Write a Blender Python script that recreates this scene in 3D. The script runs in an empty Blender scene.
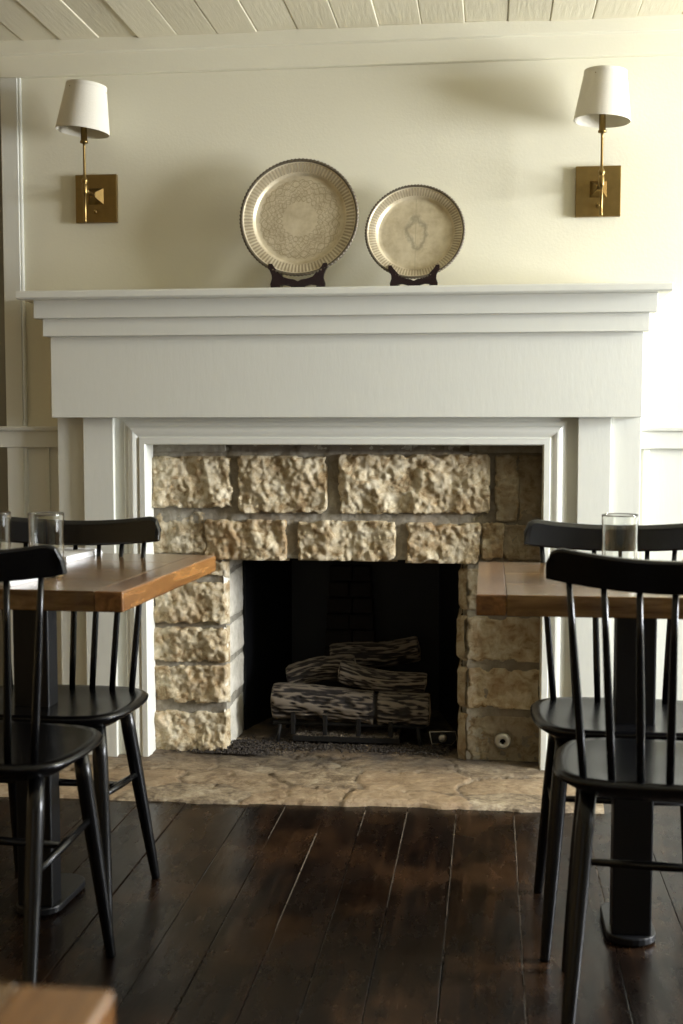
import bpy, bmesh, math, random
from mathutils import Vector, Matrix, noise

C = bpy.context.scene.collection
R = random.Random(7)
PI = math.pi

# ------------------------------------------------------------------ node helpers
def new_mat(name):
    m = bpy.data.materials.new(name); m.use_nodes = True
    nt = m.node_tree; b = nt.nodes['Principled BSDF']
    return m, nt, b

def nd(nt, t, **kw):
    n = nt.nodes.new(t)
    for k, v in kw.items():
        if k.startswith('i_'):
            n.inputs[k[2:].replace('_', ' ')].default_value = v
        else:
            setattr(n, k, v)
    return n

def ramp(nt, fac, stops):
    r = nt.nodes.new('ShaderNodeValToRGB')
    e = r.color_ramp.elements
    while len(e) < len(stops): e.new(0.5)
    for i, (p, c) in enumerate(stops):
        e[i].position = p; e[i].color = (c[0], c[1], c[2], 1)
    nt.links.new(fac, r.inputs[0]); return r.outputs[0]

def coords(nt, scale=(1, 1, 1), rot=(0, 0, 0)):
    tc = nt.nodes.new('ShaderNodeTexCoord'); mp = nt.nodes.new('ShaderNodeMapping')
    mp.inputs['Scale'].default_value = scale; mp.inputs['Rotation'].default_value = rot
    nt.links.new(tc.outputs['Object'], mp.inputs['Vector']); return mp.outputs[0]

def noise_tex(nt, vec, scale, detail=4, rough=.55, dist=0):
    n = nt.nodes.new('ShaderNodeTexNoise')
    n.inputs['Scale'].default_value = scale; n.inputs['Detail'].default_value = detail
    n.inputs['Roughness'].default_value = rough; n.inputs['Distortion'].default_value = dist
    nt.links.new(vec, n.inputs['Vector']); return n.outputs['Fac']

def bump(nt, b, h, strength, dist):
    n = nt.nodes.new('ShaderNodeBump')
    n.inputs['Strength'].default_value = strength; n.inputs['Distance'].default_value = dist
    nt.links.new(h, n.inputs['Height']); nt.links.new(n.outputs[0], b.inputs['Normal']); return n

def mixc(nt, fac, a, b_, mode='MIX'):
    n = nt.nodes.new('ShaderNodeMix'); n.data_type = 'RGBA'; n.blend_type = mode
    for sock, v in ((n.inputs[0], fac), (n.inputs[6], a), (n.inputs[7], b_)):
        if hasattr(v, 'links'): nt.links.new(v, sock)
        elif isinstance(v, (int, float)): sock.default_value = v
        else: sock.default_value = (v[0], v[1], v[2], 1)
    return n.outputs[2]

def math_n(nt, op, a, b_=0.0):
    n = nt.nodes.new('ShaderNodeMath'); n.operation = op
    for s, v in ((n.inputs[0], a), (n.inputs[1], b_)):
        if hasattr(v, 'links'): nt.links.new(v, s)
        else: s.default_value = v
    return n.outputs[0]

# ------------------------------------------------------------------ materials
M = {}
def paint(name, col, rough=.55, bs=.25, grain=(1, 1, 1), gs=90):
    m, nt, b = new_mat(name)
    v = coords(nt)
    big = noise_tex(nt, v, 3.0, 3)
    c = mixc(nt, math_n(nt, 'MULTIPLY', big, .5), col, tuple(x * .93 for x in col))
    nt.links.new(c, b.inputs['Base Color'])
    b.inputs['Roughness'].default_value = rough
    v2 = coords(nt, grain)
    bump(nt, b, noise_tex(nt, v2, gs, 5), bs, .002)
    M[name] = m
paint('tan_paint', (.40, .28, .13), .6, .2)  # for the unseen left and rear walls, tinted to warm the bounced light
paint('wall_paint', (.75, .715, .555), .6, .2, (1, 1, 1), 120)
paint('trim_paint', (.71, .71, .63), .42, .22, (1, 1, .25), 70)
paint('frame_paint', (.75, .75, .67), .38, .16, (1, 1, .3), 60)
paint('ceiling_paint', (.72, .67, .50), .5, .6, (1, .10, 1), 110)
paint('shade_room_paint', (.30, .30, .26), .6, .2)  # dark grey: the shade in the passage is put into the colour

def floor_mat():
    m, nt, b = new_mat('floor_wood')
    v = coords(nt, (1, .09, 1)); v1 = coords(nt)
    g = nt.nodes.new('ShaderNodeNewGeometry')
    n1 = noise_tex(nt, v, 34, 7, .65, .4)
    n2 = noise_tex(nt, v1, 3.4, 4, .6)
    base = ramp(nt, n1, [(.34, (.0018, .0010, .0007)), (.52, (.0075, .0034, .0017)), (.68, (.031, .0145, .0062))])
    tint = mixc(nt, math_n(nt, 'MULTIPLY', g.outputs['Random Per Island'], .55), base, (.010, .0065, .005))
    worn = ramp(nt, n2, [(.50, (0, 0, 0)), (.72, (1, 1, 1))])
    wf = math_n(nt, 'MULTIPLY', worn, .40)
    wf = math_n(nt, 'MULTIPLY', wf, math_n(nt, 'MULTIPLY', noise_tex(nt, coords(nt, (1, .25, 1)), 60, 6, .7), 2.0)); c = mixc(nt, wf, tint, (.092, .044, .018))
    # pale scratches running with the boards
    v3 = coords(nt, (1, .05, 1), (0, 0, .05))
    sc = noise_tex(nt, v3, 240, 2, .5)
    msk = noise_tex(nt, v1, 4.5, 5, .7)
    s1 = ramp(nt, sc, [(.69, (0, 0, 0)), (.75, (1, 1, 1))])
    s2 = ramp(nt, msk, [(.54, (0, 0, 0)), (.66, (1, 1, 1))])
    sf = math_n(nt, 'MULTIPLY', math_n(nt, 'MULTIPLY', s1, s2), .75)
    c = mixc(nt, sf, c, (.16, .12, .085))
    fk = ramp(nt, noise_tex(nt, coords(nt, (1, .45, 1)), 130, 3, .6), [(.66, (0, 0, 0)), (.71, (1, 1, 1))])
    fm = ramp(nt, noise_tex(nt, v1, 6, 4, .7), [(.50, (0, 0, 0)), (.62, (1, 1, 1))])
    c = mixc(nt, math_n(nt, 'MULTIPLY', math_n(nt, 'MULTIPLY', fk, fm), .6), c, (.15, .10, .06))
    nt.links.new(c, b.inputs['Base Color'])
    v4 = coords(nt, (1, .35, 1))
    rn = noise_tex(nt, v4, 9, 6, .7)
    rr = nt.nodes.new('ShaderNodeMapRange'); rr.inputs['To Min'].default_value = .15; rr.inputs['To Max'].default_value = .38
    rr.inputs['From Min'].default_value = .3; rr.inputs['From Max'].default_value = .7
    nt.links.new(rn, rr.inputs['Value']); nt.links.new(rr.outputs[0], b.inputs['Roughness'])
    h = math_n(nt, 'ADD', math_n(nt, 'MULTIPLY', n1, .5), noise_tex(nt, coords(nt, (1, .3, 1)), 22, 5))
    bump(nt, b, h, .45, .0022)
    b.inputs['Specular IOR Level'].default_value = .21
    M['floor'] = m
floor_mat()

def rock(name, stops, bs, scale=26, rough=.85):
    m, nt, b = new_mat(name)
    v = coords(nt)
    at = nd(nt, 'ShaderNodeAttribute', attribute_name='tint')
    at2 = nd(nt, 'ShaderNodeAttribute', attribute_name='wash_shade')
    n1 = noise_tex(nt, v, scale, 8, .68, .6)
    n2 = noise_tex(nt, v, 9, 4, .6)
    c = ramp(nt, n1, stops)
    o = ramp(nt, n2, [(.46, (0, 0, 0)), (.66, (1, 1, 1))])
    c = mixc(nt, math_n(nt, 'MULTIPLY', o, at.outputs['Fac']), c, (.40, .235, .10))
    c = mixc(nt, math_n(nt, 'MULTIPLY', at2.outputs['Fac'], .85), c, (.125, .095, .060))  # brown coat: mud wash and the frame's cast shadow, both painted in
    nt.links.new(c, b.inputs['Base Color'])
    b.inputs['Roughness'].default_value = rough
    b.inputs['Specular IOR Level'].default_value = .25
    bump(nt, b, noise_tex(nt, v, 75, 10, .78), bs, .011)
    M[name] = m
rock('limestone', [(.30, (.20, .12, .05)), (.40, (.42, .31, .17)), (.50, (.62, .52, .34)), (.64, (.78, .70, .52)), (.80, (.86, .81, .68))], .8)
rock('mortar', [(.30, (.24, .215, .165)), (.55, (.38, .35, .28)), (.8, (.50, .465, .38))], .7, 30)
rock('quoin_return', [(.30, (.50, .46, .36)), (.55, (.72, .68, .57)), (.8, (.80, .77, .68))], .6, 18)  # left return only: window light is put into this paler stone colour

def flag_mat():
    m, nt, b = new_mat('hearth_stone')
    v = coords(nt)
    seam = nd(nt, 'ShaderNodeAttribute', attribute_name='seam')
    tint = nd(nt, 'ShaderNodeAttribute', attribute_name='tint')
    n1 = math_n(nt, 'ADD', math_n(nt, 'MULTIPLY', noise_tex(nt, v, 13, 8, .72, .8), .55), math_n(nt, 'MULTIPLY', noise_tex(nt, coords(nt, (.6, 1, 1)), 75, 6, .75), .45))
    c = ramp(nt, n1, [(.38, (.05, .034, .020)), (.47, (.21, .155, .09)), (.55, (.36, .285, .18)), (.66, (.56, .48, .33))])
    c = mixc(nt, math_n(nt, 'MULTIPLY', tint.outputs['Fac'], .6), c, (.34, .225, .115))
    sc_ = ramp(nt, noise_tex(nt, v, 6, 3, .6), [(.50, (.030, .022, .014)), (.62, (.33, .27, .18))])
    c = mixc(nt, seam.outputs['Fac'], c, sc_)
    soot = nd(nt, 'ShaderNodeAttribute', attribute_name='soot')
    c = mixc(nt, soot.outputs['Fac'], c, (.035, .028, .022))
    nt.links.new(c, b.inputs['Base Color'])
    b.inputs['Roughness'].default_value = .6
    bump(nt, b, noise_tex(nt, v, 45, 10, .75), .9, .010)
    M['hearth'] = m
flag_mat()

def wood_top(name, dark, mid, light, axis, rough=.27):
    m, nt, b = new_mat(name)
    s = (.12, 1, 1) if axis == 'x' else (1, .12, 1)
    v = coords(nt, s)
    g = nt.nodes.new('ShaderNodeNewGeometry')
    n1 = noise_tex(nt, v, 38, 8, .68, 1.2)
    c = ramp(nt, n1, [(.34, dark), (.5, mid), (.68, light)])
    c = mixc(nt, math_n(nt, 'MULTIPLY', g.outputs['Random Per Island'], .5), c, tuple(x * .62 for x in mid))
    nt.links.new(c, b.inputs['Base Color'])
    b.inputs['Roughness'].default_value = rough
    b.inputs['Coat Weight'].default_value = .8; b.inputs['Coat Roughness'].default_value = .17
    bump(nt, b, n1, .12, .002)
    M[name] = m
wood_top('table_wood', (.085, .036, .010), (.22, .115, .036), (.42, .255, .10), 'x')
wood_top('table_end_wood', (.10, .038, .012), (.26, .110, .028), (.46, .22, .065), 'y')

def simple(name, col, rough, metal=0, nscale=60, bs=.1, var=.25, stretch=(1, 1, 1)):
    m, nt, b = new_mat(name)
    v = coords(nt, stretch)
    n1 = noise_tex(nt, v, nscale, 5)
    c = mixc(nt, n1, tuple(x * (1 + var) for x in col), tuple(x * (1 - var) for x in col))
    nt.links.new(c, b.inputs['Base Color'])
    b.inputs['Roughness'].default_value = rough; b.inputs['Metallic'].default_value = metal
    if bs: bump(nt, b, n1, bs, .002)
    M[name] = m; return m, nt, b
simple('chair_black', (.0035, .0036, .0042), .27, 0, 70, .05, .2, (1, 1, .2))
M['chair_black'].node_tree.nodes['Principled BSDF'].inputs['Specular IOR Level'].default_value = .5
simple('iron_black', (.0045, .0048, .0058), .42, .0, 200, .2)
simple('brass', (.27, .185, .068), .34, 1, 40, .06, .22)
simple('stand_wood', (.016, .006, .006), .22, 0, 60, .1)
simple('firebox_metal', (.006, .0065, .008), .50, .3, 25, .15)
simple('grate_iron', (.010, .0085, .007), .7, .4, 120, .5)
simple('ash', (.16, .13, .095), .9, 0, 90, .6, .7)
simple('soot_chunks', (.028, .021, .015), .9, 0, 60, .6, .8)
simple('sooty_brick', (.014, .009, .007), .9, 0, 60, .6, .5)
simple('joint_grit', (.085, .062, .038), .9, 0, 60, .5, .4)
simple('steel', (.45, .44, .40), .38, .9, 60, .2)
simple('linen', (.80, .80, .80), .85, 0, 400, .3, .03)
simple('cream_linen', (.62, .54, .42), .85, 0, 400, .3, .05)
simple('dark_seam', (.006, .004, .003), .9, 0, 60, .2)

def silver(name, radius, style):
    m, nt, b = new_mat(name)
    tc = nt.nodes.new('ShaderNodeTexCoord')
    sx = nt.nodes.new('ShaderNodeSeparateXYZ'); nt.links.new(tc.outputs['Object'], sx.inputs[0])
    x, z = sx.outputs['X'], sx.outputs['Z']
    r = math_n(nt, 'SQRT', math_n(nt, 'ADD', math_n(nt, 'MULTIPLY', x, x), math_n(nt, 'MULTIPLY', z, z)))
    th = math_n(nt, 'ARCTAN2', z, x)
    rn = math_n(nt, 'DIVIDE', r, radius)
    v = tc.outputs['Object']
    tn = noise_tex(nt, v, 22, 6, .65)
    col = ramp(nt, tn, [(.3, (.47, .39, .25)), (.55, (.63, .55, .38)), (.8, (.72, .65, .49))])
    if style == 'engraved':
        # wreath of engraved scrolls: bands at two radii made of petal lines
        def petals(n, r0, amp, wd, ph=0):
            w = math_n(nt, 'MULTIPLY', math_n(nt, 'SINE', math_n(nt, 'ADD', math_n(nt, 'MULTIPLY', th, n), ph)), amp)
            d = math_n(nt, 'ABSOLUTE', math_n(nt, 'SUBTRACT', rn, math_n(nt, 'ADD', w, r0)))
            return math_n(nt, 'LESS_THAN', d, wd)
        s = petals(12, .60, .055, .009)
        for a in ((12, .60, -.055, .009), (16, .53, .04, .008, 1.0), (24, .46, .03, .008), (12, .35, .045, .009, .6),
                  (12, .35, -.045, .009, .6), (20, .41, .03, .007, 2.0), (30, .66, .018, .007)):
            s = math_n(nt, 'MAXIMUM', s, petals(*a))
        vn = noise_tex(nt, v, 150, 3, .7)
        band = math_n(nt, 'MULTIPLY', math_n(nt, 'GREATER_THAN', rn, .29), math_n(nt, 'LESS_THAN', rn, .68))
        leaf = math_n(nt, 'MULTIPLY', math_n(nt, 'GREATER_THAN', vn, .53), band)
        s = math_n(nt, 'MULTIPLY', math_n(nt, 'MAXIMUM', math_n(nt, 'MULTIPLY', leaf, .55), s), .42)
        col = mixc(nt, s, col, (.20, .135, .065))
    else:
        # tarnish outline shaped like a wreath with a straight line through it
        w = math_n(nt, 'MULTIPLY', noise_tex(nt, v, 28, 4, .6), .26)
        ex = math_n(nt, 'DIVIDE', math_n(nt, 'SUBTRACT', x, .004), .20)
        ez = math_n(nt, 'DIVIDE', z, .33)
        d = math_n(nt, 'SQRT', math_n(nt, 'ADD', math_n(nt, 'MULTIPLY', ex, ex), math_n(nt, 'MULTIPLY', ez, ez)))
        dd = math_n(nt, 'ABSOLUTE', math_n(nt, 'SUBTRACT', math_n(nt, 'ADD', d, w), .26))
        ring = math_n(nt, 'SUBTRACT', 1.0, math_n(nt, 'MINIMUM', math_n(nt, 'MULTIPLY', dd, 22), 1.0))
        ln = math_n(nt, 'SUBTRACT', 1.0, math_n(nt, 'MINIMUM', math_n(nt, 'MULTIPLY', math_n(nt, 'ABSOLUTE', math_n(nt, 'SUBTRACT', x, .001)), 600), 1.0))
        ln = math_n(nt, 'MULTIPLY', ln, math_n(nt, 'LESS_THAN', rn, .74))
        s = math_n(nt, 'MULTIPLY', math_n(nt, 'MAXIMUM', ring, math_n(nt, 'MULTIPLY', ln, .6)), .6)
        col = mixc(nt, s, col, (.22, .19, .13))
    # the rim flutes and the rope edge hold dark tarnish
    fl = math_n(nt, 'MULTIPLY', math_n(nt, 'ADD', math_n(nt, 'SINE', math_n(nt, 'MULTIPLY', th, 96)), 1), .5)
    inr = math_n(nt, 'MULTIPLY', math_n(nt, 'GREATER_THAN', rn, .79), math_n(nt, 'LESS_THAN', rn, .93))
    col = mixc(nt, math_n(nt, 'MULTIPLY', math_n(nt, 'MULTIPLY', fl, inr), .55), col, (.13, .09, .05))
    edge = math_n(nt, 'GREATER_THAN', rn, .945)
    col = mixc(nt, math_n(nt, 'MULTIPLY', edge, .9), col, (.075, .06, .042))
    nt.links.new(col, b.inputs['Base Color'])
    b.inputs['Metallic'].default_value = .35; b.inputs['Roughness'].default_value = .40
    bump(nt, b, tn, .15, .001)
    M[name] = m
silver('tray_engraved', .175, 'engraved'); silver('tray_plain', .1447, 'plain')

def bark_mat():
    m, nt, b = new_mat('bark')
    v = coords(nt, (.28, 1, 1))
    at = nd(nt, 'ShaderNodeAttribute', attribute_name='ridge')
    n1 = noise_tex(nt, v, 60, 5, .6)
    f = math_n(nt, 'ADD', math_n(nt, 'MULTIPLY', at.outputs['Fac'], .75), math_n(nt, 'MULTIPLY', n1, .35))
    c = ramp(nt, f, [(.35, (.010, .007, .005)), (.62, (.020, .014, .010)), (.88, (.165, .135, .10))])
    nt.links.new(c, b.inputs['Base Color']); b.inputs['Roughness'].default_value = .85
    bump(nt, b, n1, .5, .003); M['bark'] = m
bark_mat()
simple('log_end', (.30, .24, .17), .85, 0, 30, .5, .3)

def fabric_shade():
    m, nt, b = new_mat('lamp_fabric')
    v = coords(nt, (1, 1, 1)); n1 = noise_tex(nt, coords(nt, (1, 1, 6)), 160, 3)
    c = mixc(nt, n1, (.76, .72, .61), (.66, .62, .51))
    out = nt.nodes['Material Output']
    nt.links.new(c, b.inputs['Base Color']); b.inputs['Roughness'].default_value = .9
    b.inputs['Specular IOR Level'].default_value = .1
    bump(nt, b, n1, .35, .001)
    tr = nt.nodes.new('ShaderNodeBsdfTranslucent'); nt.links.new(c, tr.inputs[0])
    mx = nt.nodes.new('ShaderNodeMixShader'); mx.inputs[0].default_value = .07
    nt.links.new(b.outputs[0], mx.inputs[1]); nt.links.new(tr.outputs[0], mx.inputs[2])
    nt.links.new(mx.outputs[0], out.inputs[0]); M['lamp_fabric'] = m
fabric_shade()
def glass():
    m, nt, b = new_mat('tumbler_glass')
    v = coords(nt); n1 = noise_tex(nt, v, 6, 2)
    b.inputs['Base Color'].default_value = (.97, .98, .97, 1)
    b.inputs['Transmission Weight'].default_value = 1.0
    b.inputs['Roughness'].default_value = .0; b.inputs['IOR'].default_value = 1.47
    M['glass'] = m
glass()

# ------------------------------------------------------------------ mesh helpers
def link(name, me, mat, parent=None, smooth=False, bevel=0, seg=2):
    if smooth:
        me.polygons.foreach_set('use_smooth', [True] * len(me.polygons))
    o = bpy.data.objects.new(name, me); C.objects.link(o)
    if mat is not None: me.materials.append(M[mat] if isinstance(mat, str) else mat)
    if parent is not None: o.parent = parent
    if bevel:
        b = o.modifiers.new('bevel', 'BEVEL'); b.width = bevel; b.segments = seg
        b.limit_method = 'ANGLE'; b.angle_limit = math.radians(40); b.harden_normals = False
    return o

def obj(name, bm, mat, parent=None, smooth=False, bevel=0, seg=2):
    me = bpy.data.meshes.new(name); bmesh.ops.recalc_face_normals(bm, faces=bm.faces)
    bm.to_mesh(me); bm.free()
    return link(name, me, mat, parent, smooth, bevel, seg)

def box(bm, x0, x1, y0, y1, z0, z1):
    vs = [bm.verts.new(p) for p in ((x0, y0, z0), (x1, y0, z0), (x1, y1, z0), (x0, y1, z0), (x0, y0, z1), (x1, y0, z1), (x1, y1, z1), (x0, y1, z1))]
    for f in ((0, 3, 2, 1), (4, 5, 6, 7), (0, 1, 5, 4), (1, 2, 6, 5), (2, 3, 7, 6), (3, 0, 4, 7)):
        bm.faces.new([vs[i] for i in f])
    return vs

def boxes(name, L, mat, parent=None, bevel=0):
    bm = bmesh.new()
    for b in L: box(bm, *b)
    return obj(name, bm, mat, parent, False, bevel)

def tube(bm, pts, rads, n=14, cap=True, up=None):
    pts = [Vector(p) for p in pts]; rings = []
    for i, p in enumerate(pts):
        d = (pts[min(i + 1, len(pts) - 1)] - pts[max(i - 1, 0)]).normalized()
        u = Vector((0, 0, 1)) if abs(d.z) < .9 else Vector((1, 0, 0))
        a = d.cross(u).normalized(); b = d.cross(a).normalized()
        rings.append([bm.verts.new(p + (a * math.cos(2 * PI * k / n) + b * math.sin(2 * PI * k / n)) * rads[i]) for k in range(n)])
    for i in range(len(rings) - 1):
        for k in range(n):
            bm.faces.new((rings[i][k], rings[i][(k + 1) % n], rings[i + 1][(k + 1) % n], rings[i + 1][k]))
    if cap:
        bm.faces.new(rings[0][::-1]); bm.faces.new(rings[-1])

def lathe(bm, prof, n=32, close_start=True, close_end=True):
    rings = []
    for r, z in prof:
        if r < 1e-6: rings.append([bm.verts.new((0, 0, z))])
        else: rings.append([bm.verts.new((r * math.cos(2 * PI * k / n), r * math.sin(2 * PI * k / n), z)) for k in range(n)])
    for i in range(len(rings) - 1):
        a, b = rings[i], rings[i + 1]
        for k in range(n):
            k2 = (k + 1) % n
            if len(a) == 1 and len(b) == 1: continue
            if len(a) == 1: bm.faces.new((a[0], b[k], b[k2]))
            elif len(b) == 1: bm.faces.new((a[k], a[k2], b[0]))
            else: bm.faces.new((a[k], a[k2], b[k2], b[k]))

def prism(bm, outline, y0, y1):
    """outline in (x,z), extruded along y"""
    a = [bm.verts.new((x, y0, z)) for x, z in outline]; b = [bm.verts.new((x, y1, z)) for x, z in outline]
    bm.faces.new(a); bm.faces.new(b[::-1]); n = len(a)
    for i in range(n): bm.faces.new((a[i], b[i], b[(i + 1) % n], a[(i + 1) % n]))

def thing(name, label, cat, loc=(0, 0, 0), rz=0, group=None):
    o = bpy.data.objects.new(name, None); C.objects.link(o)
    o.empty_display_size = .1
    o.location = loc; o.rotation_euler = (0, 0, rz); tag(o, label, cat, group); return o

def tag(o, label, cat, group=None):
    o['label'] = label; o['category'] = cat
    if group: o['group'] = group
    return o

def struct(o): o['kind'] = 'structure'; return o

def dup(root, loc, rz, label):
    r = root.copy(); C.objects.link(r); r.location = loc; r.rotation_euler = (0, 0, rz); r['label'] = label
    for ch in list(root.children):
        c = ch.copy(); C.objects.link(c); c.parent = r
        for g in list(ch.children):
            d = g.copy(); C.objects.link(d); d.parent = c
    return r

def move(o, loc): o.location = loc; return o

# ------------------------------------------------------------------ the room
WY = 3.66                # face of the chimney wall
CEIL = 2.19
XL, XR = -3.0, 3.0      # side walls
YB = -2.6                # wall behind the camera
CX = -.441               # centre line of the fireplace

# floor boards, running towards the fireplace
seams = [-3.0, -2.84, -2.66, -2.52, -2.35, -2.18, -2.03, -1.86, -1.72, -1.54, -1.40, -1.22, -1.06, -.95, -.82, -.649, -.545, -.43, -.325, -.213, -.083, .071, .255, .40,
         .56, .70, .88, 1.02, 1.20, 1.35, 1.52, 1.66, 1.83, 1.95, 2.1, 2.27, 2.45, 2.6, 2.8, 3.0]
bm = bmesh.new()
for i in range(len(seams) - 1):
    g = R.uniform(.0003, .0009)
    x0, x1 = seams[i] + g, seams[i + 1] - g
    dz = R.uniform(-.0016, .0016)
    cuts = [YB, 4.3] if i % 3 else [YB, R.uniform(-.5, 1.6), 4.3]
    for j in range(len(cuts) - 1):
        box(bm, x0, x1, cuts[j] + .001, cuts[j + 1] - .001, -.03, dz)
struct(obj('floor', bm, 'floor', None, False, .0018, 2))
struct(boxes('floor_base', [(XL, XR, YB, 4.3, -.06, -.028)], 'dark_seam'))
# sand and pale dust packed into some of the board joints
bm = bmesh.new()
for s, y0, y1 in ((-.213, 2.55, 3.2), (-.083, 2.3, 3.2), (.071, 1.9, 3.2), (-.545, 2.95, 3.2), (-.325, 3.0, 3.2), (.255, 2.6, 3.22), (-.43, 2.4, 3.0)):
    y = y0
    while y < y1:
        l = R.uniform(.01, .05); w = R.uniform(.0003, .0014) * (.3 + .7 * (y - y0) / (y1 - y0))
        box(bm, s - w + R.uniform(-.0006, .0006), s + w, y, min(y + l, y1), -.01, R.uniform(.0006, .0026)); y += l + R.uniform(-.002, .004)
o = obj('dust', bm, 'joint_grit'); o['kind'] = 'stuff'; tag(o, 'pale grit packed in joints between dark floor boards', 'dust')

# ceiling boards
bm = bmesh.new(); x = XL; k = 0
while x < XR:
    w = .122 + R.uniform(-.004, .004)
    x1 = min(x + w, XR); g = R.choice((.0003, .0006, .0012))
    dz = R.uniform(-.003, .003)
    vs = box(bm, x + g, x1 - g, YB, WY + .3, CEIL + dz, CEIL + .03)
    t = R.uniform(-.0035, .0035)
    for v in (vs[0], vs[3]): v.co.z += t
    x = x1
struct(obj('ceiling', bm, 'ceiling_paint', None, False, .003, 2))
struct(boxes('ceiling_base', [(XL, XR, YB, 4.4, CEIL + .01, CEIL + .08)], 'ceiling_paint'))

# chimney wall, pierced for the fireplace, and the darker passage at its left end
WL = -1.49
struct(boxes('wall_back', [(WL, -1.04, WY, WY + .12, 0, CEIL), (.157, XR, WY, WY + .12, 0, CEIL), (-1.04, .157, WY, WY + .12, .975, CEIL)], 'wall_paint'))
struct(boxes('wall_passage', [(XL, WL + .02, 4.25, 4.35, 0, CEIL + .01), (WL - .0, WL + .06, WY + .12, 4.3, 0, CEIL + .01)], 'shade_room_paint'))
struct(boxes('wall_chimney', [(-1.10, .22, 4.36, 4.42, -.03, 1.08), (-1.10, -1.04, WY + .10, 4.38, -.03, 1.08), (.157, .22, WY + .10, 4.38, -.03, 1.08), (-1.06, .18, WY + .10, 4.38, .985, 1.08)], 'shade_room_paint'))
def wall_with_holes(name, x0, x1, holes, axis, mat='wall_paint'):
    L = []
    ys = [YB] if axis == 'x' else [XL]
    e0, e1 = (YB, 4.35) if axis == 'x' else (XL, XR)
    cur = e0
    for (a, b_, z0, z1) in sorted(holes):
        L.append((cur, a, 0, CEIL + .03)); L.append((a, b_, 0, z0)); L.append((a, b_, z1, CEIL + .03)); cur = b_
    L.append((cur, e1, 0, CEIL + .03))
    if axis == 'x': B = [(x0, x1, a, b_, z0, z1) for a, b_, z0, z1 in L]
    else: B = [(a, b_, x0, x1, z0, z1) for a, b_, z0, z1 in L]
    return struct(boxes(name, B, mat))
WIN_R = [(2.12, 3.32, .70, 1.98), (.35, 1.25, .80, 1.98)]
wall_with_holes('wall_right', XR, XR + .14, WIN_R, 'x')
wall_with_holes('wall_left', XL - .14, XL, [], 'x', 'tan_paint')
WIN_B = [(-1.6, -.7, .9, 1.95)]
wall_with_holes('wall_front', YB - .14, YB, WIN_B, 'y', 'tan_paint')
def window(n, a, b_, z0, z1, axis, pos):
    L = []
    def add(u0, u1, w0, w1, d0=.03, d1=.07):
        L.append((pos + d0, pos + d1, u0, u1, w0, w1) if axis == 'x' else (u0, u1, pos - d1, pos - d0, w0, w1))
    add(a, b_, z0, z0 + .045); add(a, b_, z1 - .045, z1); add(a, a + .045, z0, z1); add(b_ - .045, b_, z0, z1)
    add(a, b_, (z0 + z1) / 2 - .02, (z0 + z1) / 2 + .02); add((a + b_) / 2 - .012, (a + b_) / 2 + .012, z0, z1, .04, .06)
    # inside casing
    for u0, u1, w0, w1 in ((a - .09, a, z0 - .09, z1 + .09), (b_, b_ + .09, z0 - .09, z1 + .09), (a, b_, z1, z1 + .09), (a, b_, z0 - .09, z0)):
        add(u0, u1, w0, w1, -.02, .0)
    struct(boxes('window_%d' % n, L, 'trim_paint', None, .003))
window(1, *WIN_R[0], 'x', XR); window(2, *WIN_R[1], 'x', XR); window(3, *WIN_B[0], 'y', YB)

# cornice: two flat boards under the ceiling
def xprism(name, prof, x0, x1, mat, parent=None, bevel=0):
    """profile in (y,z), run along x"""
    bm = bmesh.new()
    a = [bm.verts.new((x0, y, z)) for y, z in prof]; b = [bm.verts.new((x1, y, z)) for y, z in prof]
    bm.faces.new(a); bm.faces.new(b[::-1]); n = len(a)
    for i in range(n): bm.faces.new((a[i], b[i], b[(i + 1) % n], a[(i + 1) % n]))
    return obj(name, bm, mat, parent, False, bevel)
struct(xprism('trim_1', [(WY + .01, 2.088), (WY - .020, 2.088), (WY - .022, 2.150), (WY - .034, 2.152), (WY - .036, CEIL + .004), (WY + .01, CEIL + .004)], WL, XR, 'wall_paint', None, .0025))
# corner board with bead at left, above and below the chair rail
struct(boxes('trim_2', [(-1.492, -1.438, WY - .016, WY + .01, 0, 2.088)], 'trim_paint', None, .002))
bm = bmesh.new(); tube(bm, [(-1.4345, WY - .006, 0), (-1.4345, WY - .006, 2.088)], [.0062, .0062], 10)
struct(obj('trim_3', bm, 'frame_paint', None, True))
# chair rails left and right
rail = [(WY + .01, .966), (WY - .020, .966), (WY - .020, 1.016), (WY - .030, 1.018), (WY - .032, 1.028), (WY - .028, 1.031), (WY + .01, 1.031)]
struct(xprism('trim_4', rail, -1.60, -1.312, 'trim_paint', None, .0015))
rail_r = [(y, z + .0) for y, z in rail]
struct(xprism('trim_5', rail_r, .430, XR, 'trim_paint', None, .0015))
# wainscot battens below the rails
L = [(-1.372, -1.358, WY - .010, WY + .01, 0, .968)]
struct(boxes('trim_6', L, 'trim_paint', None, .002))
bm = bmesh.new()
for xx in (.452, .80, 1.15, 1.5, 1.85):
    box(bm, xx - .008, xx + .010, WY - .010, WY + .01, 0, .968)
struct(obj('trim_7', bm, 'trim_paint', None, False, .002))
struct(boxes('wall_wainscot', [(WL, -1.20, WY - .004, WY + .02, 0, .968), (.30, XR, WY - .004, WY + .02, 0, .968)], 'trim_paint'))
struct(boxes('baseboard_right', [(.44, XR, WY - .02, WY + .01, 0, .12)], 'trim_paint', None, .003))

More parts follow.
